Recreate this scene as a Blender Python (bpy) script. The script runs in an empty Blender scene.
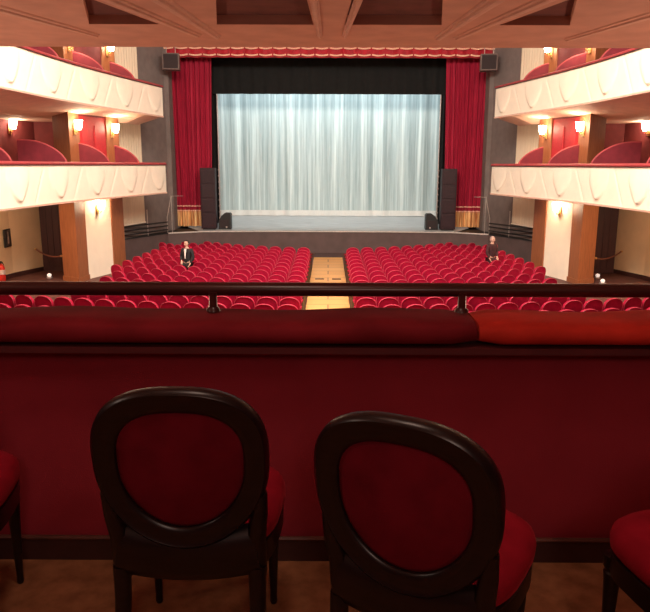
import bpy, bmesh, math, random
from mathutils import Vector, Matrix
random.seed(7)
PI = math.pi
SC = bpy.context.scene
COL = SC.collection
EYE = 4.2            # camera height above the stalls floor
F = 680.0; CX = 328.0; CY = 306.0
TH = math.radians(11.7); CT, ST = math.cos(TH), math.sin(TH)

def P(px, py, Y):
    """world point seen at a photo pixel at forward distance Y"""
    t = (CY - py) / F
    Z = Y * (t * CT - ST) / (CT + t * ST)
    d = Y * CT - Z * ST
    return Vector(((px - CX) / F * d, Y, Z + EYE))

def PZ(px, py, Zw):
    """world point seen at a photo pixel on the horizontal plane Zw"""
    t = (CY - py) / F
    k = (t * CT - ST) / (CT + t * ST)
    return P(px, py, (Zw - EYE) / k)

# ------------------------------------------------------------------ materials
MATS = {}
def mat(name, col, rough=0.6, metal=0.0, var=0.12, scale=12.0, bump=0.0, bscale=60.0,
        emit=None, estr=0.0, sheen=0.0, stretch=None, spec=0.4, col2=None):
    m = bpy.data.materials.new(name); m.use_nodes = True
    nt = m.node_tree; nt.nodes.clear()
    out = nt.nodes.new('ShaderNodeOutputMaterial')
    b = nt.nodes.new('ShaderNodeBsdfPrincipled')
    nt.links.new(b.outputs[0], out.inputs[0])
    b.inputs['Roughness'].default_value = rough
    b.inputs['Metallic'].default_value = metal
    b.inputs['Specular IOR Level'].default_value = spec
    if sheen:
        b.inputs['Sheen Weight'].default_value = sheen
        b.inputs['Sheen Roughness'].default_value = 0.4
        b.inputs['Sheen Tint'].default_value = (min(1, col[0]*1.6+.1), min(1, col[1]*1.6+.05), min(1, col[2]*1.6+.05), 1)
    tc = nt.nodes.new('ShaderNodeTexCoord'); mp = nt.nodes.new('ShaderNodeMapping')
    nt.links.new(tc.outputs['Object'], mp.inputs[0])
    if stretch: mp.inputs['Scale'].default_value = stretch
    n = nt.nodes.new('ShaderNodeTexNoise'); n.inputs['Scale'].default_value = scale
    n.inputs['Detail'].default_value = 5
    nt.links.new(mp.outputs[0], n.inputs['Vector'])
    r = nt.nodes.new('ShaderNodeValToRGB')
    c2 = col2 or tuple(min(1, c * (1 + var)) for c in col)
    c1 = col if col2 else tuple(c * (1 - var) for c in col)
    r.color_ramp.elements[0].color = (*c1, 1); r.color_ramp.elements[0].position = .3
    r.color_ramp.elements[1].color = (*c2, 1); r.color_ramp.elements[1].position = .7
    nt.links.new(n.outputs['Fac'], r.inputs[0])
    nt.links.new(r.outputs[0], b.inputs['Base Color'])
    if bump:
        n2 = nt.nodes.new('ShaderNodeTexNoise'); n2.inputs['Scale'].default_value = bscale
        nt.links.new(mp.outputs[0], n2.inputs['Vector'])
        bp = nt.nodes.new('ShaderNodeBump'); bp.inputs['Strength'].default_value = bump
        bp.inputs['Distance'].default_value = 0.01
        nt.links.new(n2.outputs['Fac'], bp.inputs['Height'])
        nt.links.new(bp.outputs[0], b.inputs['Normal'])
    if emit:
        b.inputs['Emission Color'].default_value = (*emit, 1)
        b.inputs['Emission Strength'].default_value = estr
    MATS[name] = m
    return m

def lin(r, g, b):
    f = lambda c: (c/255/12.92) if c/255 <= .04045 else ((c/255+.055)/1.055)**2.4
    return (f(r), f(g), f(b))

M_seat = mat('red_velvet_stalls', (0.35, 0.004, 0.033), .75, var=.18, scale=9, sheen=.25, spec=.15)
M_pipe = mat('pink_piping', (0.52, 0.055, 0.09), .5, var=.1)
M_seatmetal = mat('dark_seat_metal', (.03, .015, .015), .5)
M_num = mat('seat_plate', (.8, .7, .65), .3, metal=.3)
M_curtain = mat('red_stage_velvet', (0.32, 0.013, 0.038), .7, var=.22, scale=3, stretch=(4, 4, .3), sheen=.3, spec=.15)
M_val = mat('red_valance_velvet', (0.36, 0.012, 0.024), .6, var=.2, scale=5, sheen=.3, spec=.2)
M_gold = mat('gold_trim', (0.75, 0.36, 0.10), .4, metal=.35, var=.25, scale=30)
M_trim = mat('pale_gold_cord', (0.85, 0.50, 0.36), .5, var=.2, scale=25)
M_black = mat('black_stage_drape', (.005, .005, .005), .9, var=.3, scale=4)
M_blackplastic = mat('black_plastic', (.014, .013, .014), .5, var=.2)
M_spk = mat('grey_loudspeaker', (.13, .085, .075), .6, var=.15)
M_grille = mat('dark_grille', (.028, .017, .018), .8, var=.3, scale=80)
M_tower = mat('dark_tower', (.024, .006, .010), .6, var=.2)
M_grey = mat('grey_wall_paint', (.19, .155, .145), .85, var=.12, scale=3, bump=.1)
M_greystage = mat('grey_stage_front', (.10, .066, .064), .8, var=.15, scale=2)
M_cream = mat('cream_plaster', (.80, .60, .38), .8, var=.05, scale=2, bump=.05)
M_fascia = mat('ivory_balcony_paint', (.89, .80, .66), .55, var=.03, scale=3)
M_soffit = mat('salmon_soffit', (.72, .46, .36), .75, var=.08, scale=3)
M_ceil = mat('salmon_ceiling_paint', (.58, .29, .215), .75, var=.10, scale=2.5, bump=.15, bscale=25)
M_mold = mat('pale_moulding', (.62, .34, .26), .6, var=.08, scale=6)
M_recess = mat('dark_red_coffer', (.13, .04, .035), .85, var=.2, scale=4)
M_maroon = mat('maroon_wall_cloth', (.16, .025, .028), .8, var=.15, scale=5)
M_reddoor = mat('red_box_door', (.42, .022, .030), .5, var=.1)
M_divider = mat('red_partition_velvet', (.17, .014, .024), .75, var=.15, scale=5, sheen=.2)
M_rimred = mat('red_balcony_rail_velvet', (.34, .045, .05), .6, var=.15, scale=6)
M_brown = mat('brown_wood_pillar', (.30, .105, .042), .55, var=.2, scale=4, stretch=(6, 6, .6))
M_darkdoor = mat('dark_maroon_door', (.055, .018, .020), .55, var=.2, scale=3, stretch=(8, 8, .5))
M_drape = mat('cream_pleated_cloth', (.78, .66, .50), .8, var=.07, scale=3, stretch=(6, 6, .2))
M_floor = mat('stalls_floor', (.10, .035, .028), .6, var=.2, scale=3)
M_wood = mat('dark_rail_wood', (.060, .014, .012), .3, var=.3, scale=6, stretch=(.6, 8, 8), spec=.5)
M_chairwood = mat('dark_chair_wood', (.011, .005, .005), .32, var=.35, scale=9, stretch=(2, 2, 9), spec=.5)
M_chairred = mat('red_chair_velvet', (.36, .010, .026), .8, var=.15, scale=12, sheen=.35, bump=.1, bscale=300, spec=.1)
M_chairback_shaded = mat('shaded_chair_back', (.17, .009, .019), .9, var=.15, scale=12, bump=.1, bscale=300, spec=.05)  # chair velvet darkened: shade on the back pads is put into the colour
M_parapet = mat('red_parapet_cloth', (.35, .030, .046), .85, var=.10, scale=3, bump=.15, bscale=220, spec=.1)
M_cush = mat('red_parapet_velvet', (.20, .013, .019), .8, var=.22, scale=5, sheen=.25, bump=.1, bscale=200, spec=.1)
M_cush_lit = mat('lit_parapet_velvet', (.62, .036, .022), .75, var=.2, scale=5, sheen=.35, bump=.1, bscale=200, spec=.1)  # stronger light on the right pad is worked into its colour
M_base = mat('dark_baseboard', (.06, .022, .018), .5, var=.2)
M_baseline = mat('brown_bead', (.14, .05, .035), .45, var=.2)
M_boxfloor = mat('box_carpet', (.34, .145, .065), .9, var=.28, scale=14, bump=.3, bscale=250, spec=.1)
M_brass = mat('brass', (.75, .45, .16), .3, metal=.8, var=.1)
M_glow = mat('lit_sconce_glass', (1, .9, .75), .4, emit=(1, .84, .60), estr=22.0)
M_chrome = mat('pale_metal', (.55, .48, .45), .35, metal=.7)
M_blackrail = mat('black_railing', (.015, .012, .012), .45)
M_ext = mat('red_extinguisher', (.55, .03, .02), .35)
M_poster = mat('dark_poster', (.035, .03, .035), .4, var=.4, scale=9)
M_posterfig = mat('pale_poster_print', (.45, .38, .34), .6, var=.3, scale=20)
M_skin = mat('skin', (.55, .32, .24), .6, var=.08)
M_hair = mat('dark_hair', (.018, .011, .009), .6, var=.3, scale=40)
M_hairgrey = mat('greying_hair', (.36, .26, .23), .7, var=.3, scale=40)
M_suit = mat('black_clothing', (.012, .011, .013), .8, var=.3)
M_suit2 = mat('dark_maroon_clothing', (.045, .012, .015), .8, var=.35, scale=14)
M_shirt = mat('white_shirt', (.85, .74, .70), .8, var=.05)
M_white = mat('white_enamel', (.85, .75, .7), .4, emit=(1, .85, .75), estr=.6)
M_rope = mat('red_brown_rope', (.20, .07, .045), .7)

# white house curtain: fold colours vary along x only
def curtain_mat():
    m = mat('white_stage_curtain', (.60, .66, .66), .85, var=.05, spec=.1)
    nt = m.node_tree
    b = next(n for n in nt.nodes if n.type == 'BSDF_PRINCIPLED')
    tc = nt.nodes.new('ShaderNodeTexCoord'); mp = nt.nodes.new('ShaderNodeMapping')
    mp.inputs['Scale'].default_value = (1, 0.02, 0.02)
    nt.links.new(tc.outputs['Object'], mp.inputs[0])
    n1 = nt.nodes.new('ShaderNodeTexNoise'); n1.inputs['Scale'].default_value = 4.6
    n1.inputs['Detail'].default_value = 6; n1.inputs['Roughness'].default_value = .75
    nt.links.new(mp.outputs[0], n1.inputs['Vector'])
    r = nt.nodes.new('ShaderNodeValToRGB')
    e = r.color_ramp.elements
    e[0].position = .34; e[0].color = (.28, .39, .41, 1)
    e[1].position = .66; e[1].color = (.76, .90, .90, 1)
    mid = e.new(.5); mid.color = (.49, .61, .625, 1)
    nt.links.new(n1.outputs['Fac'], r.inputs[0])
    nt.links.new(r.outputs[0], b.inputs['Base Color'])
    return m
M_white_curtain = curtain_mat()

def plank_mat():
    m = mat('honey_plank_floor', (.70, .42, .17), .45, var=.1, spec=.3)
    nt = m.node_tree
    b = next(n for n in nt.nodes if n.type == 'BSDF_PRINCIPLED')
    tc = nt.nodes.new('ShaderNodeTexCoord')
    br = nt.nodes.new('ShaderNodeTexBrick')
    br.inputs['Color1'].default_value = (.80, .44, .14, 1); br.inputs['Color2'].default_value = (.70, .36, .11, 1)
    br.inputs['Mortar'].default_value = (.30, .15, .06, 1)
    br.inputs['Scale'].default_value = 1.0; br.inputs['Brick Width'].default_value = 1.35
    br.inputs['Row Height'].default_value = .85; br.inputs['Mortar Size'].default_value = .022
    nt.links.new(tc.outputs['Object'], br.inputs['Vector'])
    nt.links.new(br.outputs['Color'], b.inputs['Base Color'])
    return m
M_plank = plank_mat()
M_stagefloor = mat('grey_blue_stage_floor', (.42, .45, .46), .35, var=.2, scale=3, stretch=(.5, 3, 1))

# ------------------------------------------------------------------ mesh helpers
def new(): return bmesh.new()

def add_box(bm, lo, hi, M=None):
    vs = [bm.verts.new((x, y, z)) for z in (lo[2], hi[2]) for y in (lo[1], hi[1]) for x in (lo[0], hi[0])]
    for f in ((0,2,3,1),(4,5,7,6),(0,1,5,4),(2,6,7,3),(0,4,6,2),(1,3,7,5)):
        bm.faces.new([vs[i] for i in f])
    if M: bmesh.ops.transform(bm, matrix=M, verts=vs)
    return vs

def add_bbox(bm, lo, hi, bev=.01, seg=2, M=None):
    """bevelled box"""
    t = bmesh.new(); add_box(t, lo, hi)
    bmesh.ops.bevel(t, geom=list(t.edges), offset=bev, segments=seg, affect='EDGES', profile=.6)
    merge(bm, t, M)

def merge(bm, t, M=None):
    if M: bmesh.ops.transform(t, matrix=M, verts=list(t.verts))
    mp = {}
    for v in t.verts: mp[v] = bm.verts.new(v.co)
    for f in t.faces:
        try: bm.faces.new([mp[v] for v in f.verts])
        except ValueError: pass
    t.free()

def add_ring_loft(bm, rings, cap=True, closed=False):
    R = [[bm.verts.new(p) for p in r] for r in rings]
    n = len(R[0]); k = len(R)
    for i in range(k if closed else k-1):
        a, b = R[i], R[(i+1) % k]
        for j in range(n):
            bm.faces.new((a[j], a[(j+1) % n], b[(j+1) % n], b[j]))
    if cap and not closed:
        bm.faces.new(R[0][::-1]); bm.faces.new(R[-1])
    return R

def add_tube(bm, pts, r, n=10, closed=False, flat=1.0):
    pts = [Vector(p) for p in pts]
    rs = r if isinstance(r, (list, tuple)) else [r]*len(pts)
    rings = []; k = len(pts); up0 = None
    for i, p in enumerate(pts):
        if closed: d = pts[(i+1) % k] - pts[i-1]
        else: d = pts[min(i+1, k-1)] - pts[max(i-1, 0)]
        d.normalize()
        up = Vector((0, 0, 1)) if abs(d.z) < .95 else Vector((0, 1, 0))
        if up0 is not None: up = up0
        s = d.cross(up).normalized(); u = s.cross(d).normalized(); up0 = u
        rings.append([p + s*math.cos(a)*rs[i] + u*math.sin(a)*rs[i]*flat for a in [2*PI*j/n for j in range(n)]])
    add_ring_loft(bm, rings, closed=closed)

def add_lathe(bm, prof, n=16, M=None):
    t = bmesh.new()
    add_ring_loft(t, [[(max(r, 1e-4)*math.cos(2*PI*j/n), max(r, 1e-4)*math.sin(2*PI*j/n), z) for j in range(n)] for r, z in prof])
    merge(bm, t, M)

def add_prism(bm, poly, axis, a0, a1):
    """extrude a 2D polygon along axis 'x','y','z'"""
    def pt(u, v, w):
        return {'z': (u, v, w), 'y': (u, w, v), 'x': (w, u, v)}[axis]
    A = [bm.verts.new(pt(u, v, a0)) for u, v in poly]; B = [bm.verts.new(pt(u, v, a1)) for u, v in poly]
    n = len(poly)
    bm.faces.new(A); bm.faces.new(B[::-1])
    for i in range(n): bm.faces.new((A[i], B[i], B[(i+1) % n], A[(i+1) % n]))

def add_grid(bm, nu, nv, fn):
    V = [[bm.verts.new(fn(i/nu, j/nv)) for j in range(nv+1)] for i in range(nu+1)]
    for i in range(nu):
        for j in range(nv):
            bm.faces.new((V[i][j], V[i+1][j], V[i+1][j+1], V[i][j+1]))
    return V

def obj(name, bm, m, parent=None, smooth=False, loc=None, ang=40):
    bmesh.ops.recalc_face_normals(bm, faces=list(bm.faces))
    me = bpy.data.meshes.new(name); bm.to_mesh(me); bm.free()
    me.materials.append(m)
    if smooth:
        for p in me.polygons: p.use_smooth = True
        try: me.set_sharp_from_angle(angle=math.radians(ang))
        except Exception: pass
    o = bpy.data.objects.new(name, me); COL.objects.link(o)
    if parent: o.parent = parent
    if loc is not None: o.location = loc
    return o

def tag(o, label=None, cat=None, group=None, kind=None):
    if label: o['label'] = label
    if cat: o['category'] = cat
    if group: o['group'] = group
    if kind: o['kind'] = kind
    return o

def thing(name, label, cat, loc=(0, 0, 0), rz=0, group=None):
    o = bpy.data.objects.new(name, None); COL.objects.link(o)
    o.empty_display_size = .1
    o.location = loc; o.rotation_euler = (0, 0, rz)
    return tag(o, label, cat, group)

def struct(name, bm, m, smooth=False, parent=None):
    o = obj(name, bm, m, parent, smooth)
    if not parent: o['kind'] = 'structure'
    return o

def dup(root, loc, rz, label=None, group=None):
    r = root.copy(); COL.objects.link(r); r.location = loc; r.rotation_euler = (0, 0, rz)
    if label: r['label'] = label
    if group: r['group'] = group
    for ch in list(root.children):
        c = ch.copy(); COL.objects.link(c); c.parent = r
        for g in ch.children:
            d = g.copy(); COL.objects.link(d); d.parent = c
    return r

SIDE = {-1: 'left', 1: 'right'}
def ordinal(n):
    return ['zeroth','first','second','third','fourth','fifth','sixth','seventh','eighth','ninth','tenth',
            'eleventh','twelfth','thirteenth','fourteenth','fifteenth','sixteenth','seventeenth','eighteenth'][n]

# ------------------------------------------------------------------ hall setting
STZ = 1.08      # stage height at its lip
bm = new(); add_box(bm, (-14, -3, -.2), (14, 34, 0)); struct('floor', bm, M_floor)
bm = new(); add_box(bm, (-.66, 10, 0.0), (.66, 31.3, .02)); struct('floor_aisle', bm, M_plank)
bm = new(); add_prism(bm, [(-.66, 31.3), (.66, 31.3), (.66, 33), (-.66, 33)], 'z', 0, .015); struct('floor_front', bm, M_greystage)

def stage_z(y): return STZ + max(0, y - 33.0) * .07
# stage front with side platforms that come towards the stalls
front = [(-9.4, 27.7), (-8.85, 28.9), (-7.5, 31.9), (-6.0, 32.75), (-3, 33), (0, 33.05), (3, 33), (6.0, 32.75), (7.5, 31.9), (8.85, 28.9), (9.4, 27.7)]
bm = new()
A = [bm.verts.new((x, y, 0)) for x, y in front]; B = [bm.verts.new((x, y, STZ - .06)) for x, y in front]
for i in range(len(front)-1): bm.faces.new((A[i], A[i+1], B[i+1], B[i]))
struct('wall_stage_front', bm, M_greystage)
bm = new()
lip = [Vector((x, y - .04, STZ - .03)) for x, y in front[2:9]]
add_tube(bm, lip, .035, 6); struct('trim_1', bm, mat('pale_stage_lip', (.55, .5, .47), .5))
# side platform tops (dark)
for s in (-1, 1):
    bm = new()
    pl = [(s*9.4, 27.7), (s*8.85, 28.9), (s*7.5, 31.9), (s*6.2, 32.72), (s*6.2, 34), (s*9.6, 34), (s*9.6, 27.7)]
    add_prism(bm, pl, 'z', STZ-.06, STZ); struct('floor_platform_' + SIDE[s], bm, M_blackplastic)
bm = new()
V = [(-6.2, 32.72), (-3, 33), (0, 33.05), (3, 33), (6.2, 32.72), (7, 34), (7, 42), (-7, 42), (-7, 34)]
vs = [bm.verts.new((x, y, stage_z(y) + .003)) for x, y in V]
bm.faces.new(vs); vb = bmesh.ops.triangulate(bm, faces=list(bm.faces))
struct('floor_stage', bm, M_stagefloor)
# stage house
bm = new(); add_box(bm, (-9, 42, 0), (9, 42.2, 12)); struct('wall_stage_back', bm, M_black)
for s in (-1, 1):
    bm = new(); add_box(bm, (s*8.9-.1, 34.6, 0), (s*8.9+.1, 42, 12)); struct('wall_stage_' + SIDE[s], bm, M_black)
bm = new(); add_box(bm, (-9, 34.6, 11.9), (9, 42.2, 12)); struct('ceiling_stage', bm, M_black)
# proscenium: grey splayed walls + header
for s in (-1, 1):
    bm = new()
    pl = [(s*9.0, 28.3), (s*8.28, 31.0), (s*7.66, 33.0), (s*7.5, 33.2), (s*7.5, 34.6), (s*9.0, 34.6), (s*13.2, 34.6), (s*13.2, 28.3)]
    add_prism(bm, pl, 'z', STZ, 12); struct('wall_proscenium_' + SIDE[s], bm, M_grey)
bm = new(); add_box(bm, (-7.5, 33.5, 9.25), (7.5, 34.4, 12)); struct('wall_proscenium_header', bm, M_grey)
bm = new(); add_box(bm, (-14, 10.9, 12), (14, 34.6, 12.2)); struct('ceiling', bm, M_ceil)

# ------------------------------------------------------------------ side walls, pillars, tiers
def smooth_path(pts, n):
    out = []
    p = [Vector(q).to_2d() if len(q) == 2 else Vector(q) for q in pts]
    p = [2*p[0]-p[1]] + p + [2*p[-1]-p[-2]]
    for i in range(1, len(p)-2):
        for k in range(n):
            t = k/n
            a, b, c, d = p[i-1], p[i], p[i+1], p[i+2]
            out.append(.5*((2*b) + (c-a)*t + (2*a-5*b+4*c-d)*t*t + (3*b-a-3*c+d)*t**3))
    out.append(p[-2])
    return out
FP = smooth_path([(8.75, 11.5), (8.65, 14.6), (8.42, 18.1), (8.02, 22.8), (6.82, 29.0)], 24)   # balcony front in plan (|x|, y)
arc = [0]
for i in range(1, len(FP)): arc.append(arc[-1] + (FP[i]-FP[i-1]).length)
L = arc[-1]
def fpt(s_):
    s_ = max(0, min(L, s_))
    for i in range(1, len(FP)):
        if arc[i] >= s_ - 1e-9:
            t = (s_-arc[i-1])/(arc[i]-arc[i-1]); p = FP[i-1].lerp(FP[i], t)
            d = (FP[i]-FP[i-1]).normalized(); return p, Vector((d.y, -d.x))   # outward normal (+|x|)
def s_at_y(y):
    for i in range(1, len(FP)):
        if FP[i].y >= y: return arc[i-1] + (arc[i]-arc[i-1])*(y-FP[i-1].y)/(FP[i].y-FP[i-1].y)

def y_at_px(px):
    best = min((abs(CX - F*fpt(L*i/600)[0].x/(fpt(L*i/600)[0].y*CT) - px), fpt(L*i/600)[0].y) for i in range(601))
    return best[1]
TIER = {'lower': (EYE-1.16, EYE-.02), 'upper': (EYE+1.93, EYE+3.08)}
S0 = s_at_y(23.5)      # centre of one relief bowl
PER = 2.45
def relief(sv, v):
    u = ((sv - S0)/PER + .5) % 1.0 - .5
    d = 0.0
    # hanging scallop: swells downwards and ends in a rounded lip
    hw_ = .25*min(1, max(0, (v-.14)/.50))**.5 if v > .14 else 0
    if hw_ > 0:
        e = max(0, 1-(u/hw_)**2)**.5
        fall = max(0, (.97-v)/.83)
        d += .075*e*fall**.7
    for c in (-.5, .5):
        w = u - c - (v-.5)*.30
        d -= .015*math.exp(-(w/.02)**2) * (1 if .06 < v < .94 else 0)
    return d

def build_balcony(s, tier):
    z0, z1 = TIER[tier]
    t = thing('balcony', f'ivory {tier} balcony front with relief swags and red rail on the {SIDE[s]} wall', 'balcony', (s*FP[-1].x, FP[-1].y, z0))
    off = Vector((s*FP[-1].x, FP[-1].y, z0))
    bm = new()
    sa = s_at_y(14.5)
    def fn(a, v):
        sv = sa + (L-sa)*a
        p, n = fpt(sv)
        d = relief(sv, v)
        q = p - n*d
        return Vector((s*q.x, q.y, z0 + (z1-z0)*v)) - off
    add_grid(bm, 420, 30, fn)
    # back, bottom and top of the front
    def fb(a, v):
        sv = sa + (L-sa)*a; p, n = fpt(sv); q = p + n*.16
        return Vector((s*q.x, q.y, z0 + (z1-z0)*v)) - off
    add_grid(bm, 60, 1, fb)
    p, n = fpt(L); q = p + n*.16
    bm.faces.new([bm.verts.new(Vector(w)-off) for w in ((s*p.x, p.y, z0), (s*q.x, q.y, z0), (s*q.x, q.y, z1), (s*p.x, p.y, z1))])
    obj('fascia', bm, M_fascia, t, True, ang=60)
    # thin dark line under the rail and the padded rail itself
    N = 90
    def ring(sv, prof):
        p, n = fpt(sv); r = []
        for a, b in prof:
            q = p + n*a; r.append(Vector((s*q.x, q.y, z1+b)) - off)
        return r
    rp = [(-.05, .012), (-.06, .05), (-.03, .085), (.06, .10), (.16, .085), (.2, .05), (.2, .012)]
    bm = new(); add_ring_loft(bm, [ring(sa+(L-sa)*i/N, rp) for i in range(N+1)])
    obj('padded_rail', bm, M_rimred, t, True)
    bp_ = [(-.035, -.012), (-.035, .018), (.18, .018), (.18, -.012)]
    bm = new(); add_ring_loft(bm, [ring(sa+(L-sa)*i/N, bp_) for i in range(N+1)])
    obj('rail_moulding', bm, M_base, t)
    # thin upper grab line
    # base moulding of the front
    bp_ = [(-.02, -.03), (-.03, .02), (.02, .04), (.16, .03), (.16, -.03)]
    bm = new(); add_ring_loft(bm, [[q - Vector((0, 0, z1-z0)) for q in ring(sa+(L-sa)*i/N, bp_)] for i in range(N+1)])
    obj('base_moulding', bm, M_soffit, t)
    # slab with sloping soffit running back to the wall
    bm = new()
    drop = .30 if tier == 'upper' else .12
    rings = []
    for i in range(41):
        p, n = fpt(sa+(L-sa)*i/40)
        X1 = 13.0 if p.y < 27.6 else p.x + 1.1
        w = p.x + .10
        zb = z0 - .02
        rings.append([Vector(q)-off for q in ((s*w, p.y, zb), (s*min(X1-.05, p.x+2.4), p.y, zb-drop), (s*X1, p.y, zb-drop), (s*X1, p.y, zb+.22), (s*w, p.y, zb+.22))])
    add_ring_loft(bm, rings)
    obj('soffit', bm, M_soffit, t)
    return t
for s in (-1, 1):
    for tr in ('lower', 'upper'): build_balcony(s, tr)

for s in (-1, 1):
    # stalls-level cream wall, maroon tiers above
    wall_pl = [(13.4, 10), (12.55, 18), (11.95, 25.5), (11.45, 27.2), (8.9, 27.6), (8.9, 28.3)]
    def ribbon(pl, z0, z1, name, m):
        bm = new()
        A = [bm.verts.new((s*x, y, z0)) for x, y in pl]; B = [bm.verts.new((s*x, y, z1)) for x, y in pl]
        for i in range(len(pl)-1): bm.faces.new((A[i], A[i+1], B[i+1], B[i]))
        struct(name, bm, m)
    ribbon(wall_pl, 0, 3.0, 'wall_' + SIDE[s], M_cream)
    ribbon(wall_pl, 3.0, 6.0, 'wall_' + SIDE[s] + '_lower_tier', M_maroon)
    ribbon(wall_pl, 6.0, 12.0, 'wall_' + SIDE[s] + '_upper_tier', M_maroon)
    bm = new()
    for i in range(3):
        (x0, y0), (x1, y1) = wall_pl[i], wall_pl[i+1]
        add_prism(bm, [(s*x0, y0), (s*x1, y1), (s*(x1-.04), y1), (s*(x0-.04), y0)], 'z', 0, .16)
    struct('baseboard_' + SIDE[s], bm, M_base)
    # dark door in the short return wall
    d = bpy.data.objects.new('door_1' if s < 0 else 'door_2', None); COL.objects.link(d); d['kind'] = 'structure'
    d.location = (s*10.75, 27.05, 0)
    bm = new(); add_box(bm, (-.68, -.04, 0), (.68, .04, 2.9)); obj('door_leaf', bm, M_darkdoor, d)
    for k in range(5):
        bm = new(); add_bbox(bm, (-.60+k*.245, -.07, .15), (-.60+k*.245+.17, -.035, 2.75), .01); obj('door_panel', bm, M_darkdoor, d)
    bm = new(); add_tube(bm, [(s*-.55, -.06, 1.0), (s*-.55, -.11, 1.0), (s*-.42, -.11, 1.0)], .012, 8); obj('door_handle', bm, M_brass, d)
    # two brown pillars with the panel between them; they run through all tiers
    bm = new()
    add_prism(bm, [(s*9.75, 24.75), (s*8.98, 24.2), (s*8.92, 25.05), (s*9.75, 25.4)], 'z', 0, 12)
    for z in (0, ): add_prism(bm, [(s*9.77, 24.71), (s*8.97, 24.14), (s*8.89, 25.07), (s*9.77, 25.42)], 'z', 0, .18)
    p1 = tag(obj('pillar', bm, M_brown), f'brown timber pillar nearest the {SIDE[s]} dark side door', 'pillar', 'pillars along the side walls')
    bm = new()
    add_prism(bm, [(s*9.0, 26.62), (s*8.43, 26.58), (s*8.26, 27.55), (s*9.0, 27.58)], 'z', 0, 12)
    p2 = tag(obj('pillar', bm, M_brown), f'brown timber pillar beside the pleated cream hanging on the {SIDE[s]} wall', 'pillar', 'pillars along the side walls')
    panel = [(s*8.92, 25.08), (s*8.47, 26.60), (s*8.9, 26.61), (s*9.3, 25.1)]
    bm = new(); add_prism(bm, panel, 'z', 0.0, 3.0); struct('wall_%s_panel' % SIDE[s], bm, M_fascia)
    bm = new(); add_prism(bm, panel, 'z', 5.9, 12); struct('wall_%s_panel_upper' % SIDE[s], bm, M_maroon)
    # red door on the lower tier between the pillars
    d = bpy.data.objects.new('door_3' if s < 0 else 'door_4', None); COL.objects.link(d); d['kind'] = 'structure'
    bm = new(); add_prism(bm, panel, 'z', 3.05, 5.9); obj('door_leaf', bm, M_reddoor, d)
    dv = Vector((-.45*s, 1.52, 0)).normalized(); nv = Vector((-s*dv.y, dv.x*s, 0))
    for a, b in ((.12, .68), (.86, 1.45)):
        bm = new()
        o_ = Vector((s*8.92, 25.08, 0)) + Vector((-s*.03, 0, 0))
        q = [o_+dv*a, o_+dv*b]
        add_prism(bm, [(q[0].x, q[0].y), (q[1].x, q[1].y), (q[1].x+s*.05, q[1].y), (q[0].x+s*.05, q[0].y)], 'z', 3.3, 5.6); obj('door_panel', bm, M_reddoor, d)
    # tall pleated cream hanging
    a, b = Vector((s*8.84, 28.45, 0)), Vector((s*8.30, 30.75, 0))
    bm = new()
    off = (a+b)/2; off.z = 1.67
    def fn(u, v):
        p = a.lerp(b, u); x = -s*(.05 + .035*abs(math.sin(u*PI*11)))
        return Vector((p.x + x, p.y, 1.67 + v*9.5)) - off
    add_grid(bm, 110, 4, fn)
    o = obj('pleated_hanging', bm, M_drape, None, True, off)
    tag(o, f'tall cream pleated hanging on the grey wall beside the {SIDE[s]} of the stage', 'wall hanging')
    bm = new(); add_tube(bm, [a+Vector((-s*.06, 0, 1.66)) - off, b+Vector((-s*.06, 0, 1.66)) - off], .035, 8)
    obj('hem_bar', bm, M_fascia, o)
    # box partitions
    for tr in ('lower', 'upper'):
        z1 = TIER[tr][1]
        ys = [y_at_px(q) for q in (-53, 19, 73, 115, 144)]
        for k, y in enumerate(ys):
            p, n = fpt(s_at_y(y))
            prof = [(0.22, -.55), (.22, .02)]
            for i in range(1, 17):
                t_ = i/16*PI/2
                prof.append((.22 + 1.30*(1-math.cos(t_))**.85, .02 + .74*math.sin(t_)))
            prof += [(1.75, .76), (1.75, -.55)]
            # 2D profile lies in the x-z plane
            t = thing('box_partition', f'red velvet box partition with curved top, {ordinal(5-k)} from the stage on the {SIDE[s]} {tr} balcony', 'partition', (s*p.x, p.y, z1), 0, 'box partitions on the balconies')
            bm = new(); add_prism(bm, [(s*a_, b_) for a_, b_ in prof], 'y', -.03, .03); obj('panel', bm, M_divider, t)
            bm = new(); add_tube(bm, [(s*a_, 0, b_) for a_, b_ in prof[1:-1]], .034, 8); obj('top_edge', bm, M_rimred, t, True)

# ------------------------------------------------------------------ sconces
def make_sconce():
    t = thing('wall_sconce', 'x', 'wall lamp')
    bm = new(); add_bbox(bm, (-.06, -.0, -.20), (.06, .03, .08), .012); obj('backplate', bm, M_brass, t)
    bm = new(); add_tube(bm, [(0, .02, -.1), (0, .10, -.14), (0, .13, -.06)], .014, 8); obj('arm', bm, M_brass, t)
    bm = new(); add_lathe(bm, [(.02, -.07), (.06, -.06), (.085, .02), (.10, .14), (.11, .17), (.095, .17), (.08, .02), (.01, -.05)], 16, Matrix.Translation((0, .13, 0))); obj('shade', bm, M_glow, t, True)
    return t
SC0 = make_sconce(); used = False; SC0.scale = (1.35, 1.35, 1.35)
def place_sconce(loc, face, label, power):
    """face: unit direction the lamp points away from its wall"""
    global used
    rz = math.atan2(face.y, face.x) - PI/2
    t = SC0 if not used else dup(SC0, loc, rz)
    used = True
    t.location = loc; t.rotation_euler = (0, 0, rz); t['label'] = label; t['group'] = 'lit wall sconces'
    l = bpy.data.lights.new('sconce_light', 'POINT'); l.energy = power; l.color = (1, .78, .50); l.shadow_soft_size = .1
    lo = bpy.data.objects.new('sconce_light', l); COL.objects.link(lo); lo.location = Vector(loc) + face*.32 + Vector((0, 0, .12))
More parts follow.
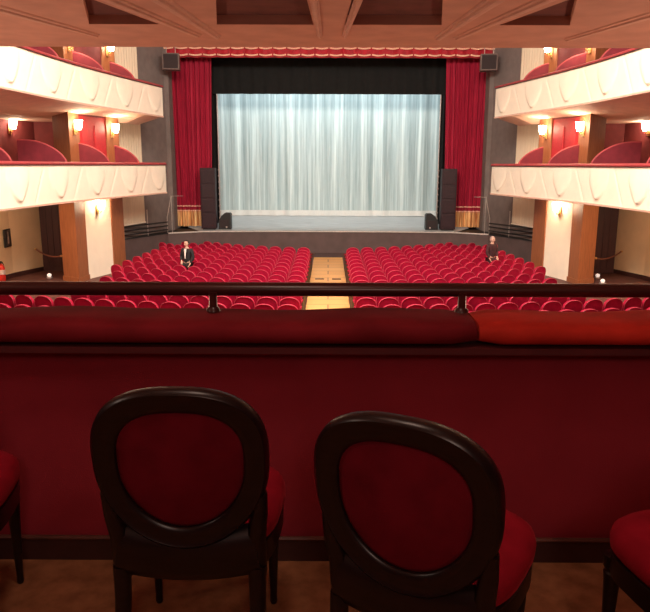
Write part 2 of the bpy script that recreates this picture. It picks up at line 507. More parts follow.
for s in (-1, 1):
    fx = Vector((-s, -.12, 0)).normalized()
    place_sconce((s*8.70, 25.75, 2.62), fx, f'lit sconce on the cream panel under the {SIDE[s]} lower balcony', 65)
    place_sconce((s*8.94, 24.6, EYE+1.28), fx, f'lit sconce on the brown pillar nearer the viewer, {SIDE[s]} lower balcony', 60)
    place_sconce((s*8.36, 26.95, EYE+1.28), fx, f'lit sconce on the brown pillar nearer the stage, {SIDE[s]} lower balcony', 60)
    place_sconce((s*11.82, 25.9, EYE+1.36), fx, f'lit sconce on the maroon back wall of the {SIDE[s]} lower balcony', 60)
    place_sconce((s*8.94, 24.6, EYE+4.05), fx, f'lit sconce on the brown pillar nearer the viewer, {SIDE[s]} upper balcony', 60)
    place_sconce((s*8.36, 26.95, EYE+4.25), fx, f'lit sconce on the brown pillar nearer the stage, {SIDE[s]} upper balcony', 60)

# ------------------------------------------------------------------ stage things
def folds(width, z0, z1, n, amp, seed, taper=0.0, nv=10):
    rnd = random.Random(seed)
    ph = [rnd.random()*6 for _ in range(4)]
    def fn(u, v):
        x = (u-.5)*width*(1 - taper*(1-v))
        w = u*n*2*PI
        y = amp*(math.sin(w+ph[0]) + .5*math.sin(w*.43+ph[1]) + .35*math.sin(w*1.9+ph[2]))*(1-.25*v)
        return (x, y, z0 + (z1-z0)*v)
    return fn
for s in (-1, 1):
    z0 = stage_z(34.0)
    t = thing('stage_curtain', f'red velvet stage curtain gathered at the {SIDE[s]} of the proscenium', 'curtain', (s*6.66, 34.0, z0), 0, 'red proscenium curtains')
    f = folds(2.15, .75, 8.2, 9, .07, 3+s, .16)
    bm = new(); add_grid(bm, 160, 10, f); obj('curtain_cloth', bm, M_curtain, t, True, ang=80)
    for z in (.80, 1.02):
        g = folds(2.15, .75, 8.2, 9, .07, 3+s, .16)
        bm = new(); v_ = (z-.75)/7.45
        add_grid(bm, 160, 1, lambda u, v: Vector(g(u, v_)) + Vector((0, -.03, v*.055)))
        obj('trim_band', bm, M_trim, t)
    bm = new()
    add_grid(bm, 160, 1, lambda u, v: Vector(g(u, 0)) + Vector((0, -.015, -.75 + .05 + v*.74 + (.02*math.sin(u*300) if v == 0 else 0))))
    fm = mat('gold_fringe', (.36, .10, .03), .5, metal=.1, var=.5, scale=9, stretch=(1, 1, .08), col2=(1.0, .66, .30)) if 'gold_fringe' not in MATS else MATS['gold_fringe']
    obj('fringe', bm, fm, t)
# valance
t = thing('stage_valance', 'red scalloped valance with pale gold cords across the top of the stage', 'valance', (0, 33.2, 9.08))
bm = new()
NS = 26
def vf(u, v):
    x = (u-.5)*16.9; k = (u*NS) % 1.0
    sc = -.05*math.sin(k*PI)*(1-v)
    return (x, -.05*math.sin(k*PI) - .02*math.sin(u*300), .03 + v*.85 + sc)
add_grid(bm, NS*10, 5, vf); obj('valance_cloth', bm, M_val, t, True)
bm = new(); add_box(bm, (-8.1, .06, .0), (8.1, .12, 2.2)); obj('valance_backing', bm, M_maroon, t)
for zc in (.12, .42):
    for k in range(NS):
        bm = new()
        pts = []
        for i in range(7):
            kk = i/6; x = ((k+.06+kk*.88)/NS-.5)*16.9
            pts.append((x, -.09-.05*math.sin(kk*PI), zc - .05*math.sin(kk*PI)))
        add_tube(bm, pts, .038, 6); obj('cord_swag', bm, M_trim, t, True)
# black teaser and legs
bm = new(); f = folds(12.6, 0, 3.2, 20, .03, 11)
add_grid(bm, 240, 2, f)
o = obj('stage_teaser', bm, M_black, None, True, (0, 35.0, EYE+3.43)); tag(o, 'black border cloth hanging above the white stage curtain', 'border cloth')
for s in (-1, 1):
    bm = new(); add_grid(bm, 60, 2, folds(1.4, 0, 7.2, 5, .04, 20+s))
    o = obj('wing_drape', bm, M_black, None, True, (s*6.30, 35.3, stage_z(35.3))); tag(o, f'black leg cloth hanging beside the {SIDE[s]} edge of the white curtain', 'leg cloth', 'black leg cloths')
    bm = new(); add_tube(bm, [(0, 0, 0), (0, 0, 6.4)], .03, 8)
    for i in range(9): add_bbox(bm, (-.05, -.05, .3+i*.3), (.05, .05, .38+i*.3), .01)
    o = obj('stage_pole', bm, M_chrome, None, False, (s*5.52, 34.9, stage_z(34.9))); tag(o, f'thin pale pole with clamps beside the {SIDE[s]} edge of the white curtain', 'pole', 'poles at the stage edges')
# white curtain
zc = stage_z(38.0)
bm = new()
top = EYE + 3.95 - zc
rnd = random.Random(5)
fr = [(rnd.uniform(1.6, 9), rnd.uniform(0, 6), rnd.uniform(.25, 1)) for _ in range(9)]
def wf(u, v):
    x = (u-.5)*12.22*(1 - .012*(1-v))
    y = sum(a*math.sin(x*f_ + p_) for f_, p_, a in fr)*.028
    return (x, y, .02 + v*(top-.02))
add_grid(bm, 420, 3, wf)
wc = obj('white_curtain', bm, M_white_curtain, None, True, (0, 38.0, zc), ang=180); tag(wc, 'closed pale grey white curtain in long folds at the back of the stage', 'curtain')
bm = new(); add_grid(bm, 420, 1, lambda u, v: Vector(wf(u, 0)) + Vector((0, -.02, v*.30)))
obj('curtain_hem', bm, M_white, wc, True)
hm = mat('pale_hem', (.74, .77, .75), .85, var=.04); wc.children[0].data.materials[0] = hm
# loudspeakers by the valance
for s in (-1, 1):
    c = P(170 if s < 0 else 487.5, 62.5, 32.35)
    t = thing('hanging_loudspeaker', f'grey box loudspeaker hanging at the top {SIDE[s]} corner of the stage', 'loudspeaker', c, s*-.15, 'hanging box loudspeakers')
    bm = new(); add_bbox(bm, (-.38, -.3, -.36), (.38, .3, .36), .03); obj('cabinet', bm, M_spk, t)
    bm = new(); add_bbox(bm, (-.32, -.32, -.30), (.32, -.29, .30), .02); obj('grille', bm, M_grille, t)
    bm = new(); add_tube(bm, [(-.2, 0, .34), (-.2, .1, .9)], .02, 6); add_tube(bm, [(.2, 0, .34), (.2, .1, .9)], .02, 6); obj('bracket', bm, M_chrome, t)
# tall dark towers in front of the curtain edges
for s in (-1, 1):
    t = thing('speaker_tower', f'tall dark loudspeaker tower standing by the {SIDE[s]} stage curtain', 'loudspeaker', (s*5.80, 33.35, stage_z(33.35)), 0, 'dark towers on the stage lip')
    bm = new(); add_bbox(bm, (-.36, -.25, .06), (.36, .25, 2.95), .03); obj('cabinet', bm, M_tower, t)
    for k in range(4):
        bm = new(); add_bbox(bm, (-.30, -.275, .16+k*.69), (.30, -.245, .78+k*.69), .02); obj('grille', bm, M_tower, t)
    bm = new(); add_box(bm, (-.3, -.2, 0), (.3, .2, .07)); obj('base', bm, M_blackplastic, t)
    # stage monitor wedge
    c = (s*5.06, 33.55, stage_z(33.55))
    t = thing('stage_monitor', f'black wedge loudspeaker on the stage floor at the {SIDE[s]} of the white curtain', 'loudspeaker', c, 0, 'wedge loudspeakers on the stage')
    bm = new(); add_prism(bm, [(s*.3*a_, b_) for a_, b_ in ((1, 0), (-1, 0), (-1, .70), (-.85, .78), (-.1, .79), (.45, .66), (1, .40))], 'y', -.25, .25); obj('cabinet', bm, M_blackplastic, t)
    bm = new(); add_bbox(bm, (-.22, -.28, .08), (.22, -.245, .45), .02); obj('grille', bm, M_grille, t)
    bm = new(); add_lathe(bm, [(.0, 0), (.04, 0), (.045, .01), (.0, .015)], 12, Matrix.Translation((s*-.1, -.285, .1)) @ Matrix.Rotation(PI/2, 4, 'X')); obj('badge', bm, M_chrome, t)
# railings on the side platforms
for s in (-1, 1):
    pts = [Vector((s*8.82, 28.55, STZ)), Vector((s*8.78, 28.95, STZ)), Vector((s*8.08, 30.5, STZ)), Vector((s*7.5, 31.8, STZ)), Vector((s*7.35, 32.1, STZ))]
    t = thing('stage_railing', f'black metal railing with pale posts on the {SIDE[s]} side platform of the stage', 'railing', pts[2], 0, 'railings on the side platforms')
    for q, h in zip(pts, (.5, .5, 1.15, .75, 1.7)):
        bm = new(); b_ = q - pts[2]; add_tube(bm, [b_, b_+Vector((0, 0, h))], .022, 6); obj('post', bm, M_chrome, t)
    for h in (.15, .33, .50):
        bm = new(); add_tube(bm, [q-pts[2]+Vector((0, 0, h)) for q in pts[:4]], .035, 6); obj('bar', bm, M_blackrail, t)
    bm = new(); add_tube(bm, [pts[3]-pts[2]+Vector((0, 0, .72)), pts[4]-pts[2]+Vector((0, 0, 1.68)), pts[4]-pts[2]+Vector((s*-.5, .3, 1.68))], .015, 6); obj('top_bar', bm, M_chrome, t)

# ------------------------------------------------------------------ stalls seats
def make_seat():
    t = thing('theatre_seat', 'x', 'theatre seat')
    # arched back (rear side faces the viewer, -y)
    w = .264; zb, zs, zt = .30, .71, .93
    out = [(-w*.93, zb), (w*.93, zb), (w, zs)]
    N = 14
    arcp = [(w*math.copysign(abs(math.cos(a))**.9, math.cos(a)), zs + (zt-zs)*math.sin(a)**.85) for a in [PI*i/N for i in range(N+1)]]
    poly = [(-w*.93, zb), (w*.93, zb)] + arcp
    bm = new()
    add_prism(bm, poly, 'y', -.045, .045)
    bmesh.ops.bevel(bm, geom=[e for e in bm.edges if abs(e.verts[0].co.y-e.verts[1].co.y) < 1e-5], offset=.015, segments=2, affect='EDGES')
    # recline
    for v in bm.verts: v.co.y -= (v.co.z-.4)*.16 + .20
    obj('backrest', bm, M_seat, t, True)
    bm = new()
    add_tube(bm, [(x*.985, -.046-((z-.4)*.16+.20), z-.004) for x, z in [(w*.96, .45)] + arcp + [(-w*.96, .45)]], .0075, 6)
    obj('piping', bm, M_pipe, t, True)
    bm = new(); add_bbox(bm, (-.225, -.16, .40), (.225, .12, .50), .035, 3); obj('seat_cushion', bm, M_seat, t, True)
    for sx in (-1, 1):
        bm = new(); add_bbox(bm, (sx*.259-.018, -.16, .58), (sx*.259+.018, .12, .63), .012); obj('armrest', bm, M_seat, t, True)
        bm = new(); add_bbox(bm, (sx*.259-.012, -.12, .0), (sx*.259+.012, .14, .585), .008); obj('side_support', bm, M_seatmetal, t)
    return t
seat0 = make_seat(); first = True
ROWS = 15; nseat = 0
WS = .572
rowlist = []
for i in range(ROWS):
    D = 27.75 - .885*i
    c = .080 + (.014-.080)*i/(ROWS-1)
    rowlist.append((i, D, c))
seats = []
for i, D, c in rowlist:
    for s in (-1, 1):
        x = .955; k = 1
        while True:
            y = D + c*x*x
            B = 5.75 if y > 29.9 else 6.95 if y > 18.2 else 8.9
            if i == 0: B = 5.4
            if i == 1: B = 6.2
            if x > B: break
            seats.append((i, s, k, x, y, c))
            x += WS*math.cos(math.atan(2*c*x)) * (1.0); k += 1
for i, s, k, x, y, c in seats:
    rz = -s*-1*math.atan(2*c*x) if False else math.atan(2*c*x*s)
    lab = f'red theatre seat, {ordinal(k)} from the aisle, {ordinal(i+1)} row from stage, {SIDE[s]} block'
    loc = (s*x, y, 0.0)
    if first: seat0.location = loc; seat0.rotation_euler = (0, 0, rz); o = seat0; first = False
    else: o = dup(seat0, loc, rz)
    o['label'] = lab; o['group'] = 'red stalls seats'
print('SEATS', len(seats))

# floor grilles in the aisle
for px in (319.5, 336.5):
    p = PZ(px, 279, .02)
    bm = new()
    for k in range(4): add_box(bm, (-.16, -.10+k*.055, 0), (.16, -.065+k*.055, .008))
    add_box(bm, (-.17, -.12, 0), (.17, .12, .004))
    o = obj('floor_grille', bm, M_blackplastic, None, False, (p.x, p.y, .02)); tag(o, f'small dark grille in the wooden aisle floor on its {"left" if px < 328 else "right"} side', 'grille', 'aisle floor grilles')

# ------------------------------------------------------------------ side wall things
for s in (-1, 1):
    wy = 25.2 if s < 0 else 24.7
    p = Vector((s*11.955, wy, 1.0))
    z0, z1 = EYE-3.02, EYE-2.36
    t = thing('framed_poster', f'dark framed poster on the cream wall at the {SIDE[s]} end of the stalls', 'poster', (s*11.93, wy, z0), math.atan(.08)*-s, 'framed posters')
    bm = new(); add_bbox(bm, (-.03, -.3, 0), (.03, .3, z1-z0), .01); obj('frame', bm, M_blackplastic, t)
    bm = new(); add_box(bm, (-s*.035-.004, -.26, .04), (-s*.035+.004, .26, z1-z0-.04)); obj('print', bm, M_poster, t)
    bm = new(); add_lathe(bm, [(.0, 0), (.06, .05), (.07, .25), (.03, .33), (.05, .38), (.045, .44), (0, .47)], 10, Matrix.Translation((-s*.04, 0, .1)) @ Matrix.Diagonal((.1, 1, 1, 1))); obj('figure', bm, M_posterfig, t)
# fire extinguisher
p = Vector((-11.85, 24.35, 0))
t = thing('fire_extinguisher', 'red fire extinguisher standing by the left cream wall below the poster', 'fire extinguisher', p)
bm = new(); add_lathe(bm, [(.0, .0), (.12, .0), (.13, .03), (.13, .52), (.10, .60), (.04, .64), (.04, .68), (0, .68)], 16); obj('cylinder_body', bm, M_ext, t, True)
bm = new(); add_bbox(bm, (-.03, -.10, .68), (.03, .12, .72), .008); add_bbox(bm, (-.025, -.12, .73), (.025, .06, .755), .008); obj('valve_handle', bm, M_blackplastic, t)
bm = new(); add_tube(bm, [(0, .1, .69), (0, .2, .62), (0, .2, .3), (0, .16, .22)], .014, 8); obj('hose', bm, M_blackplastic, t)
bm = new(); add_lathe(bm, [(.133, .28), (.134, .29), (.134, .44), (.133, .45)], 16); obj('label_band', bm, M_num, t)
# rope barriers across the side doors
for s in (-1, 1):
    a = Vector((s*11.5, 26.6, .93)); b = Vector((s*9.86, 24.95, .88))
    bm = new(); pts = []
    for i in range(13):
        u = i/12; q = a.lerp(b, u); q.z -= .22*4*u*(1-u)*.6; pts.append(q-a)
    add_tube(bm, pts, .028, 8)
    o = obj('barrier_rope', bm, M_rope, None, True, a); tag(o, f'sagging dark rope strung in front of the {SIDE[s]} dark side door', 'rope', 'barrier ropes')
    for q in (a, b):
        bm = new(); add_lathe(bm, [(0, -.04), (.05, -.03), (.055, 0), (.05, .03), (0, .04)], 10, Matrix.Translation(q-a)); obj('hook', bm, M_brass, o, True)
# small pale floor lamps
for px, py, lab in ((49, 279, 'small pale lamp on the floor before the left dark side door'),
                    (597, 277, 'small pale lamp on the floor against the right dark side door'),
                    (602, 282.5, 'small pale lamp on the floor further out from the right side door')):
    p = PZ(px, py, 0)
    t = thing('floor_lamp', lab, 'lamp', p)
    bm = new(); add_lathe(bm, [(0, 0), (.12, 0), (.12, .03), (.05, .05), (0, .05)], 14); obj('base', bm, M_chrome, t)
    bm = new(); add_lathe(bm, [(0, .05), (.06, .05), (.085, .10), (.07, .15), (0, .18)], 14); obj('dome', bm, M_white, t, True)

# ------------------------------------------------------------------ people standing in the stalls
def skin_mesh(name, nodes, edges, m, parent, sub=1):
    me = bpy.data.meshes.new(name)
    me.from_pydata([n[:3] for n in nodes], edges, []); me.update()
    o = bpy.data.objects.new(name, me); COL.objects.link(o)
    md = o.modifiers.new('s', 'SKIN')
    for i, n in enumerate(nodes):
        r = n[3]; r = r if isinstance(r, tuple) else (r, r)
        me.skin_vertices[0].data[i].radius = r
    me.skin_vertices[0].data[0].use_root = True
    md.use_smooth_shade = True
    sd = o.modifiers.new('d', 'SUBSURF'); sd.levels = sub; sd.render_levels = sub
    dg = bpy.context.evaluated_depsgraph_get()
    me2 = bpy.data.meshes.new_from_object(o.evaluated_get(dg))
    o.modifiers.clear(); o.data = me2
    me2.materials.clear(); me2.materials.append(m)
    for p in me2.polygons: p.use_smooth = True
    if parent: o.parent = parent
    return o

def make_person(loc, rz, label, suit, hair_m, arms, head_turn=0.0, shirt=True):
    root = thing('person', label, 'person', loc, rz)
    # facing +y ; joints in metres
    H = 1.68
    hip, chest, neck, head = .92, 1.28, 1.43, 1.56
    nodes = [(0, 0, hip, (.15, .105)), (0, .0, 1.08, (.135, .10)), (0, .0, chest, (.16, .11)), (0, .0, 1.40, (.09, .07)), (0, .01, 1.46, .05), (0, .02, 1.52, (.06, .07)), (0, .02, 1.60, (.075, .09)), (0, .015, 1.66, (.045, .055))]
    edges = [(i, i+1) for i in range(7)]
    def add(pt, par, r):
        nodes.append((*pt, r)); edges.append((par, len(nodes)-1)); return len(nodes)-1
    arm_chains = []
    for sx, (el, wr) in zip((-1, 1), arms):
        sh = add((sx*.18, 0, 1.37), 2, .055)
        e = add(el, sh, .043); mid = add(tuple((Vector(el)+Vector(wr))/2), e, .038); w = add(wr, mid, .028)
        d = (Vector(wr)-Vector(el)).normalized()
        palm = Vector(wr)+d*.055
        p_ = add(tuple(palm), w, (.032, .020))
        side = d.cross(Vector((0, 0, 1)))
        side = side.normalized() if side.length > .1 else Vector((1, 0, 0))
        curl = Vector((0, 0, -1)) if abs(d.z) < .7 else Vector((0, 1, 0))
        for k, ln in enumerate((.07, .08, .075, .06)):
            b0 = palm + side*(k-1.5)*.017 + d*.03
            f1 = add(tuple(b0), p_, .0095); f2 = add(tuple(b0 + d*ln*.5 + curl*.008), f1, .009); add(tuple(b0 + d*ln*.85 + curl*.028), f2, .0075)
        b0 = palm - side*.03*1 - d*.01
        f1 = add(tuple(b0), p_, .0105); add(tuple(b0 - side*.012 + d*.045 + curl*.012), f1, .009)
        arm_chains.append([(sx*.18, 0, 1.37), el, tuple((Vector(el)+Vector(wr))/2), wr])
    legs = []
    for sx in (-1, 1):
        h = add((sx*.09, 0, .86), 0, .085); kx = (sx*.10, .01, .49); an = (sx*.105, -.01, .09)
        k = add(kx, h, .06); cf = add((sx*.103, -.02, .33), k, .055); a = add(an, cf, .04); ft = add((sx*.115, .12, .045), a, (.045, .03))
        legs.append([(sx*.09, 0, .86), kx, (sx*.103, -.02, .33), an])
    body = skin_mesh('body', nodes, edges, M_skin, root)
    # head shape features on a lathe-like skull (face parts)
    bm = new(); bmesh.ops.create_uvsphere(bm, u_segments=20, v_segments=14, radius=1)
    for v in bm.verts:
        x, y, z = v.co
        taper = 1 - .22*max(0, -z)
        v.co = Vector((x*.077*taper, y*.097 + .012, z*.118 + 1.575))
    face = obj('head', bm, M_skin, root, True)
    bm = new(); add_tube(bm, [(0, .105, 1.59), (0, .128, 1.558), (0, .108, 1.548)], [.010, .015, .010], 8); obj('nose', bm, M_skin, face, True)
    for sx in (-1, 1):
        bm = new(); bmesh.ops.create_uvsphere(bm, u_segments=10, v_segments=8, radius=.013); bmesh.ops.translate(bm, verts=bm.verts, vec=(sx*.032, .092, 1.592)); obj('eye', bm, M_hair, face, True)
        bm = new(); bmesh.ops.create_uvsphere(bm, u_segments=10, v_segments=8, radius=.03)
        for v in bm.verts: v.co = Vector((v.co.x*.35 + sx*.078, v.co.y*.6 + .01, v.co.z + 1.575))
        obj('ear', bm, M_skin, face, True)
    bm = new(); add_tube(bm, [(-.024, .098, 1.522), (0, .104, 1.520), (.024, .098, 1.522)], [.004, .007, .004], 8); obj('mouth', bm, M_rimred, face, True)
    bm = new(); bmesh.ops.create_uvsphere(bm, u_segments=20, v_segments=14, radius=1)
    bmesh.ops.delete(bm, geom=[v for v in bm.verts if v.co.z < -.55 or (v.co.y > .45 and v.co.z < .45)], context='VERTS')
    for v in bm.verts: v.co = Vector((v.co.x*.087, v.co.y*.106 + .006, v.co.z*.125 + 1.585))
    obj('hair', bm, hair_m, root, True)
    # clothing
    jn = [(0, 0, .86, (.175, .13)), (0, .0, 1.08, (.155, .12)), (0, 0, chest, (.18, .13)), (0, 0, 1.41, (.10, .08))]
    je = [(0, 1), (1, 2), (2, 3)]
    for ch in arm_chains:
        par = 2
        for q, r in zip(ch, (.07, .058, .052, .044)):
            jn.append((*q, r)); je.append((par, len(jn)-1)); par = len(jn)-1
    skin_mesh('jacket', jn, je, suit, root)
    tn = [(0, 0, .92, (.16, .115))]; te = []
    for ch in legs:
        par = 0
        for q, r in zip(ch, (.10, .075, .068, .06)):
            tn.append((*q, r)); te.append((par, len(tn)-1)); par = len(tn)-1
    skin_mesh('trousers', tn, te, suit, root)
    for sx in (-1, 1):
        bm = new(); add_bbox(bm, (sx*.11-.045, -.07, 0), (sx*.11+.045, .19, .085), .03, 3); obj('shoe', bm, M_blackplastic, root, True)
    if shirt:
        bm = new(); add_grid(bm, 8, 8, lambda u, v: ((u-.5)*(.03+.07*v), .128+.012*math.cos((u-.5)*PI) - .03*v*v, 1.08+.33*v)); obj('shirt_front', bm, M_shirt, root, True)
    return root
# each stands in the gap between two rows
def gap_spot(x, row):
    _, D, c = rowlist[row]; _, D2, c2_ = rowlist[row+1]
    y1 = D + c*x*x - .36*math.hypot(1, 2*c*x); y0 = D2 + c2_*x*x + .14*math.hypot(1, 2*c2_*x)
    return (x, (y0+y1)/2, 0), math.atan(c*x+c2_*x)
pos, rz = gap_spot(-4.80, 6)
make_person(pos, rz + PI, 'person in black jacket with white shirt front standing among the left seats', M_suit, M_hair,
            [((-.25, .0, 1.12), (-.19, .10, .93)), ((.25, .0, 1.12), (.15, .13, 1.0))])
pos, rz = gap_spot(5.95, 5)
make_person(pos, rz + PI, 'person with greying hair in dark maroon clothes standing among the right seats', M_suit2, M_hairgrey,
            [((-.25, .0, 1.12), (-.16, .12, .96)), ((.24, .0, 1.12), (.20, .10, .93))], shirt=False)

# ------------------------------------------------------------------ the foreground box
BF = EYE - 1.5       # box floor level
bm = new(); add_box(bm, (-5, -2.6, BF-.3), (5, 2.62, BF)); struct('floor_box', bm, M_boxfloor)
bm = new(); add_box(bm, (-5, 2.40, BF), (5, 2.60, BF+.852)); struct('wall_front', bm, M_parapet)
bm = new(); add_box(bm, (-5, -2.8, BF-.3), (5, -2.6, EYE+1.75)); struct('wall_back', bm, M_maroon)
for s in (-1, 1):
    bm = new(); add_box(bm, (s*5.1-.1, -2.8, BF-.3), (s*5.1+.1, 2.6, EYE+1.75)); struct('wall_box_' + SIDE[s], bm, M_maroon)
bm = new()
add_box(bm, (-5, 2.375, BF), (5, 2.40, BF+.085)); struct('baseboard_front', bm, M_base)
bm = new(); add_tube(bm, [(-5, 2.378, BF+.094), (5, 2.378, BF+.094)], .009, 6); struct('trim_2', bm, M_baseline)
# dark ledge under the pad
bm = new(); add_box(bm, (-5, 2.29, BF+.853), (5, 2.62, BF+.876)); struct('trim_3', bm, mat('dark_red_ledge', (.10, .012, .014), .6))
# velvet pads on the parapet
def pad(x0, x1, m, h, label):
    bm = new()
    N = 60
    rings = []
    prof = []
    for i in range(24):
        a = 2*PI*i/24
        prof.append((math.copysign(abs(math.cos(a))**.55, math.cos(a)), math.copysign(abs(math.sin(a))**.6, math.sin(a))))
    for k in range(N+1):
        u = k/N; x = x0+(x1-x0)*u
        e = min(u, 1-u)*(x1-x0)
        q = min(1, max(.0, e/.035)); sh = .80 + .20*math.sqrt(max(0, 1-(1-q)**2))
        wob = .004*math.sin(x*5.1) + .003*math.sin(x*11.3)
        rings.append([Vector((x, 2.435 + p*.155*sh, BF+.879+h/2 + q_*(h/2*sh) + wob*(q_ > 0))) for p, q_ in prof])
    add_ring_loft(bm, rings)
    o = obj('parapet_cushion', bm, m, None, True, None, 60); tag(o, label, 'cushion', 'velvet parapet cushions'); return o
SEAM = (470-CX)/F*2.45*1.03
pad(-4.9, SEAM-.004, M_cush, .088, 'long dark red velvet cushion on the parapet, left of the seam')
pad(SEAM+.004, 4.9, M_cush_lit, .086, 'red velvet cushion coloured as brightly lit on the parapet, right of the seam')
# rail
t = thing('handrail', 'dark polished wooden handrail on short posts above the parapet cushions', 'handrail', (0, 2.47, BF+.985))
zr = .066
prof = [(math.cos(2*PI*i/20)*.031, math.sin(2*PI*i/20)*.0255) for i in range(20)]
bm = new(); add_ring_loft(bm, [[(x, p, zr+q) for p, q in prof] for x in (-4.95, 4.95)]); obj('rail', bm, M_wood, t, True)
for px in (213, 462, 725, -30):
    x = (px-CX)/F*2.47*1.01
    bm = new(); add_lathe(bm, [(.026, -.012), (.024, -.004), (.016, .004), (.0145, .04), (.018, .06)], 14, Matrix.Translation((x, -.02, 0))); obj('post', bm, M_wood, t, True)

# oval-back chairs
def make_chair():
    t = thing('oval_back_chair', 'x', 'chair')
    # seat
    SW, SD, SH = .245, .235, .44
    def outline(a, k=1.0):
        c, s_ = math.cos(a), math.sin(a)
        x = math.copysign(abs(c)**.62, c); y = math.copysign(abs(s_)**.62, s_)
        w = SW*(1 + .08*y)
        return x*w*k, y*SD*k
    N = 40
    bm = new(); rings = []
    for k, z in ((.96, SH), (1.0, SH+.012), (1.01, SH+.04), (.985, SH+.062), (.92, SH+.078), (.78, SH+.09), (.5, SH+.098), (.2, SH+.1)):
        rings.append([(*outline(2*PI*j/N, k), z) for j in range(N)])
    add_ring_loft(bm, rings); obj('seat', bm, M_chairred, t, True, ang=70)
    bm = new(); add_ring_loft(bm, [[(*outline(2*PI*j/N, k), z) for j in range(N)] for k, z in ((.95, SH-.075), (.98, SH-.07), (.985, SH-.005), (.95, SH))]); obj('seat_frame', bm, M_chairwood, t, True)
    # oval back ring, reclining towards -y
    cz, hz, hw = .712, .243, .232
    tilt = math.radians(10)
    def place(x, z, d):      # d = depth along back normal (+ = front), gentle curve
        d += -.0 + .35*x*x
        y = -.225 + d*math.cos(tilt) - (z-.45)*math.tan(tilt)
        return Vector((x, y, z))
    def egg(a, k, kz=None):
        c, s_ = math.cos(a), math.sin(a)
        e = .70 if s_ > 0 else .92
        ex = .80 if s_ > 0 else .96
        x = math.copysign(abs(c)**ex, c)*hw*k*(1 + .085*s_ - .05*s_*s_)
        z = cz + math.copysign(abs(s_)**e, s_)*hz*(kz or k)
        return x, z
    NA = 64
    bm = new(); rings = []
    sec = [(1.0, .0), (.985, .020), (.93, .026), (.84, .022), (.735, .016), (.715, .006), (.715, -.008), (.735, -.018), (.82, -.024), (.90, -.022), (.95, -.030), (.985, -.024)]
    for i in range(NA):
        a = 2*PI*i/NA; ring = []
        for k, d in sec:
            x, z = egg(a, k); ring.append(place(x, z, d))
        rings.append(ring)
    add_ring_loft(bm, rings, closed=True); obj('back_frame', bm, M_chairwood, t, True, ang=60)
    # upholstered centre
    bm = new(); rings = []
    for side in (-1, 1):
        rs = []
        for k in (.725, .67, .58, .45, .25, .06):
            b = .024*(1-(k/.725)**2)
            rs.append([place(*egg(2*PI*i/NA, k), side*(.006 + b)) for i in range(NA)])
        rings.append(rs)
    add_ring_loft(bm, rings[0][::-1] + rings[1]); obj('back_pad', bm, M_chairback_shaded, t, True, ang=70)
    # carved crest line on the frame
    # lower stiles joining the oval to the seat frame
    for sx in (-1, 1):
        bm = new()
        pts = [place(sx*.205, .64, -.006), place(sx*.20, .57, -.004), place(sx*.19, .50, 0), place(sx*.19, .43, .0), place(sx*.19, .36, .005)]
        add_tube(bm, pts, [.020, .024, .027, .028, .026], 10); obj('back_stile', bm, M_chairwood, t, True)
    bm = new()
    pts = [place(x, .455 - .02*(1-(x/.19)**2), 0) for x in [(-.19+.038*i) for i in range(11)]]
    add_tube(bm, pts, .034, 12, flat=2.3); obj('back_rail', bm, M_chairwood, t, True)
    # legs
    for sx in (-1, 1):
        bm = new()
        prof = [(.010, 0), (.013, .01), (.012, .03), (.017, .18), (.023, .32), (.026, .345), (.020, .352), (.028, .365), (.028, .40), (.0, .405)]
        add_lathe(bm, prof, 14, Matrix.Translation((sx*.20, .185, 0))); obj('leg', bm, M_chairwood, t, True)
        bm = new()
        add_tube(bm, [(sx*.19, -.215, .40), (sx*.19, -.22, .30), (sx*.195, -.245, .15), (sx*.20, -.285, 0)], [.026, .024, .020, .016], 10); obj('leg', bm, M_chairwood, t, True)
    return t
ch = make_chair()
def place_chair(o, x, y, deg, label):
    o.location = (x, y, BF); o.rotation_euler = (0, 0, math.radians(deg)); o['label'] = label; o['group'] = 'oval back chairs in the box'
chairs = [(-.385, 1.935, 0, 'dark wood oval-back chair with red velvet, left of the two facing away'),
          (.302, 1.71, -27, 'dark wood oval-back chair with red velvet, turned right of the two facing away'),
          (-1.27, 2.0, 14, 'dark wood chair with red velvet seat cut off at the left edge'),
          (1.055, 1.63, 8, 'dark wood chair with red velvet seat cut off at the right edge')]
for i, (x, y, d, lab) in enumerate(chairs):
    place_chair(ch if i == 0 else dup(ch, (0, 0, 0), 0), x, y, d, lab)

# ------------------------------------------------------------------ coffered ceiling over the foreground
CZ = EYE + 1.75
RD = .115
def c2(px, py):
    p = PZ(px, py, CZ); return (p.x, p.y)
far = 10.9
bm = new()
def slab(poly): add_prism(bm, poly, 'z', CZ, CZ+RD)
near = 9.2
slab([(-13.2, near), (13.2, near), (13.2, far), (-13.2, far)])
xs = lambda s: None
for s in (-1, 1):
    # beams between the coffers
    slab([(s*1.43, near), (s*2.16, near), (s*2.57, 7.85), (s*2.62, 7.7), (s*1.20, 7.7)])
    slab([(s*3.06, near), (s*13.2, near), (s*13.2, 7.7), (s*2.62, 7.7)])
    slab([(s*1.20, 7.7), (s*13.2, 7.7), (s*13.2, 6.0), (s*.95, 6.0)])
slab([(-.20, near), (.20, near), (.30, 6.0), (-.30, 6.0)])
slab([(-13.2, 6.0), (13.2, 6.0), (13.2, -2.8), (-13.2, -2.8)])
struct('ceiling_box', bm, M_ceil)
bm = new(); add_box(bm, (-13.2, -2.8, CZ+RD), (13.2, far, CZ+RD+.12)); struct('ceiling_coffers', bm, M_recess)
bm = new(); add_box(bm, (-13.2, far-.15, CZ+RD+.12), (13.2, far, CZ+1.3)); struct('wall_upper_front', bm, M_fascia)
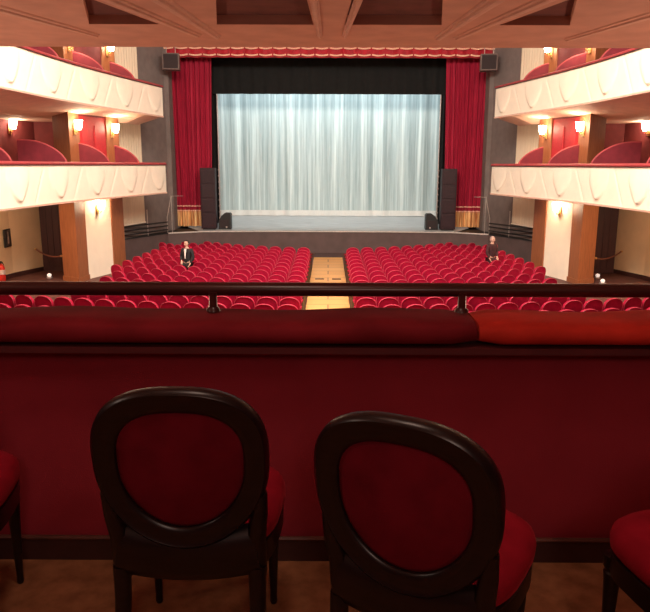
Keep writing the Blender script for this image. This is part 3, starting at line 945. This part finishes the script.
# raised mouldings on the beams
bm = new()
def mould(p0, p1, w0, w1, h=.05):
    a = Vector((*c2(*p0), 0)); b = Vector((*c2(*p1), 0)); d = (b-a).normalized(); n = Vector((-d.y, d.x, 0))
    a = a - d*1.2
    prof = [(-1, 0), (-.85, -.45), (-.45, -.55), (-.35, -1), (.0, -1.05), (.35, -1), (.45, -.55), (.85, -.45), (1, 0)]
    rings = []
    for q, w, e in ((a, w0, 1), (b, w1, .8), (b + d*.05, w1*.5, .02)):
        rings.append([q + n*(u*w) + Vector((0, 0, CZ + v*h*e + .002)) for u, v in prof])
    add_ring_loft(bm, rings)
mould((313, 0), (318.5, 36), .06, .035); mould((357, 0), (343.5, 36), .06, .035)
mould((112, 0), (196, 35), .14, .07); mould((160, 0), (216, 36), .14, .06, .06)
mould((540, 0), (456, 37), .14, .07); mould((492, 0), (437, 37), .14, .06, .06)
mould((10, 12), (95, 35), .16, .06); mould((640, 16), (566, 38), .16, .06)
struct('trim_4', bm, M_mold)

# ------------------------------------------------------------------ lights
def area(name, loc, target, sx, sy, power, col):
    l = bpy.data.lights.new(name, 'AREA'); l.shape = 'RECTANGLE'; l.size = sx; l.size_y = sy; l.energy = power; l.color = col
    o = bpy.data.objects.new(name, l); COL.objects.link(o); o.location = loc
    o.rotation_euler = (Vector(target)-Vector(loc)).to_track_quat('-Z', 'Y').to_euler(); return o
def point(name, loc, power, col, r=.15):
    l = bpy.data.lights.new(name, 'POINT'); l.energy = power; l.color = col; l.shadow_soft_size = r
    o = bpy.data.objects.new(name, l); COL.objects.link(o); o.location = loc; return o
area('hall_light', (0, 14.5, 11.7), (0, 25, 0), 12, 5, 7600, (1, .86, .72))
area('stage_light', (0, 35.5, 9.9), (0, 38.0, 2.0), 12, .5, 520, (.90, .98, 1.0))
for s in (-1, 1):
    point('ceiling_fill', (s*5.5, 9.0, 2.2), 330, (1, .66, .46), .3)  # unseen lights added below parapet level to brighten the ceiling
point('box_fill', (-.25, 1.45, EYE+1.6), 24, (1, .80, .66), .2)  # unseen light added overhead, leaves the chair backs dark
point('box_fill', (-3.2, 1.0, EYE+.9), 30, (1, .76, .62), .2)  # unseen light added at the left for chair shadows on the parapet wall
point('box_fill', (.4, -1.9, EYE+1.2), 62, (1, .80, .66), .3)  # unseen light added behind the camera to brighten the parapet wall
for s in (-1, 1):
    point('side_aisle_fill', (s*10.75, 22.0, 2.5), 190, (1, .74, .48), .2)  # unseen lights added out of frame to brighten the cream side walls
w = bpy.data.worlds.new('World'); SC.world = w; w.use_nodes = True
w.node_tree.nodes['Background'].inputs[0].default_value = (1, .85, .75, 1)
w.node_tree.nodes['Background'].inputs[1].default_value = .04

# ------------------------------------------------------------------ camera
cam = bpy.data.cameras.new('camera'); co = bpy.data.objects.new('camera', cam); COL.objects.link(co)
cam.sensor_fit = 'HORIZONTAL'; cam.sensor_width = 36; cam.lens = F/650*36
cam.clip_start = .05; cam.clip_end = 200
R = Matrix.Rotation(math.radians(.25), 4, 'Z') @ Matrix.Rotation(PI/2 - TH, 4, 'X') @ Matrix.Rotation(math.radians(.2), 4, 'Z')
co.matrix_world = Matrix.Translation((0, 0, EYE)) @ R
SC.camera = co
SC.view_settings.view_transform = 'Standard'
SC.view_settings.look = 'None'
SC.view_settings.exposure = 0
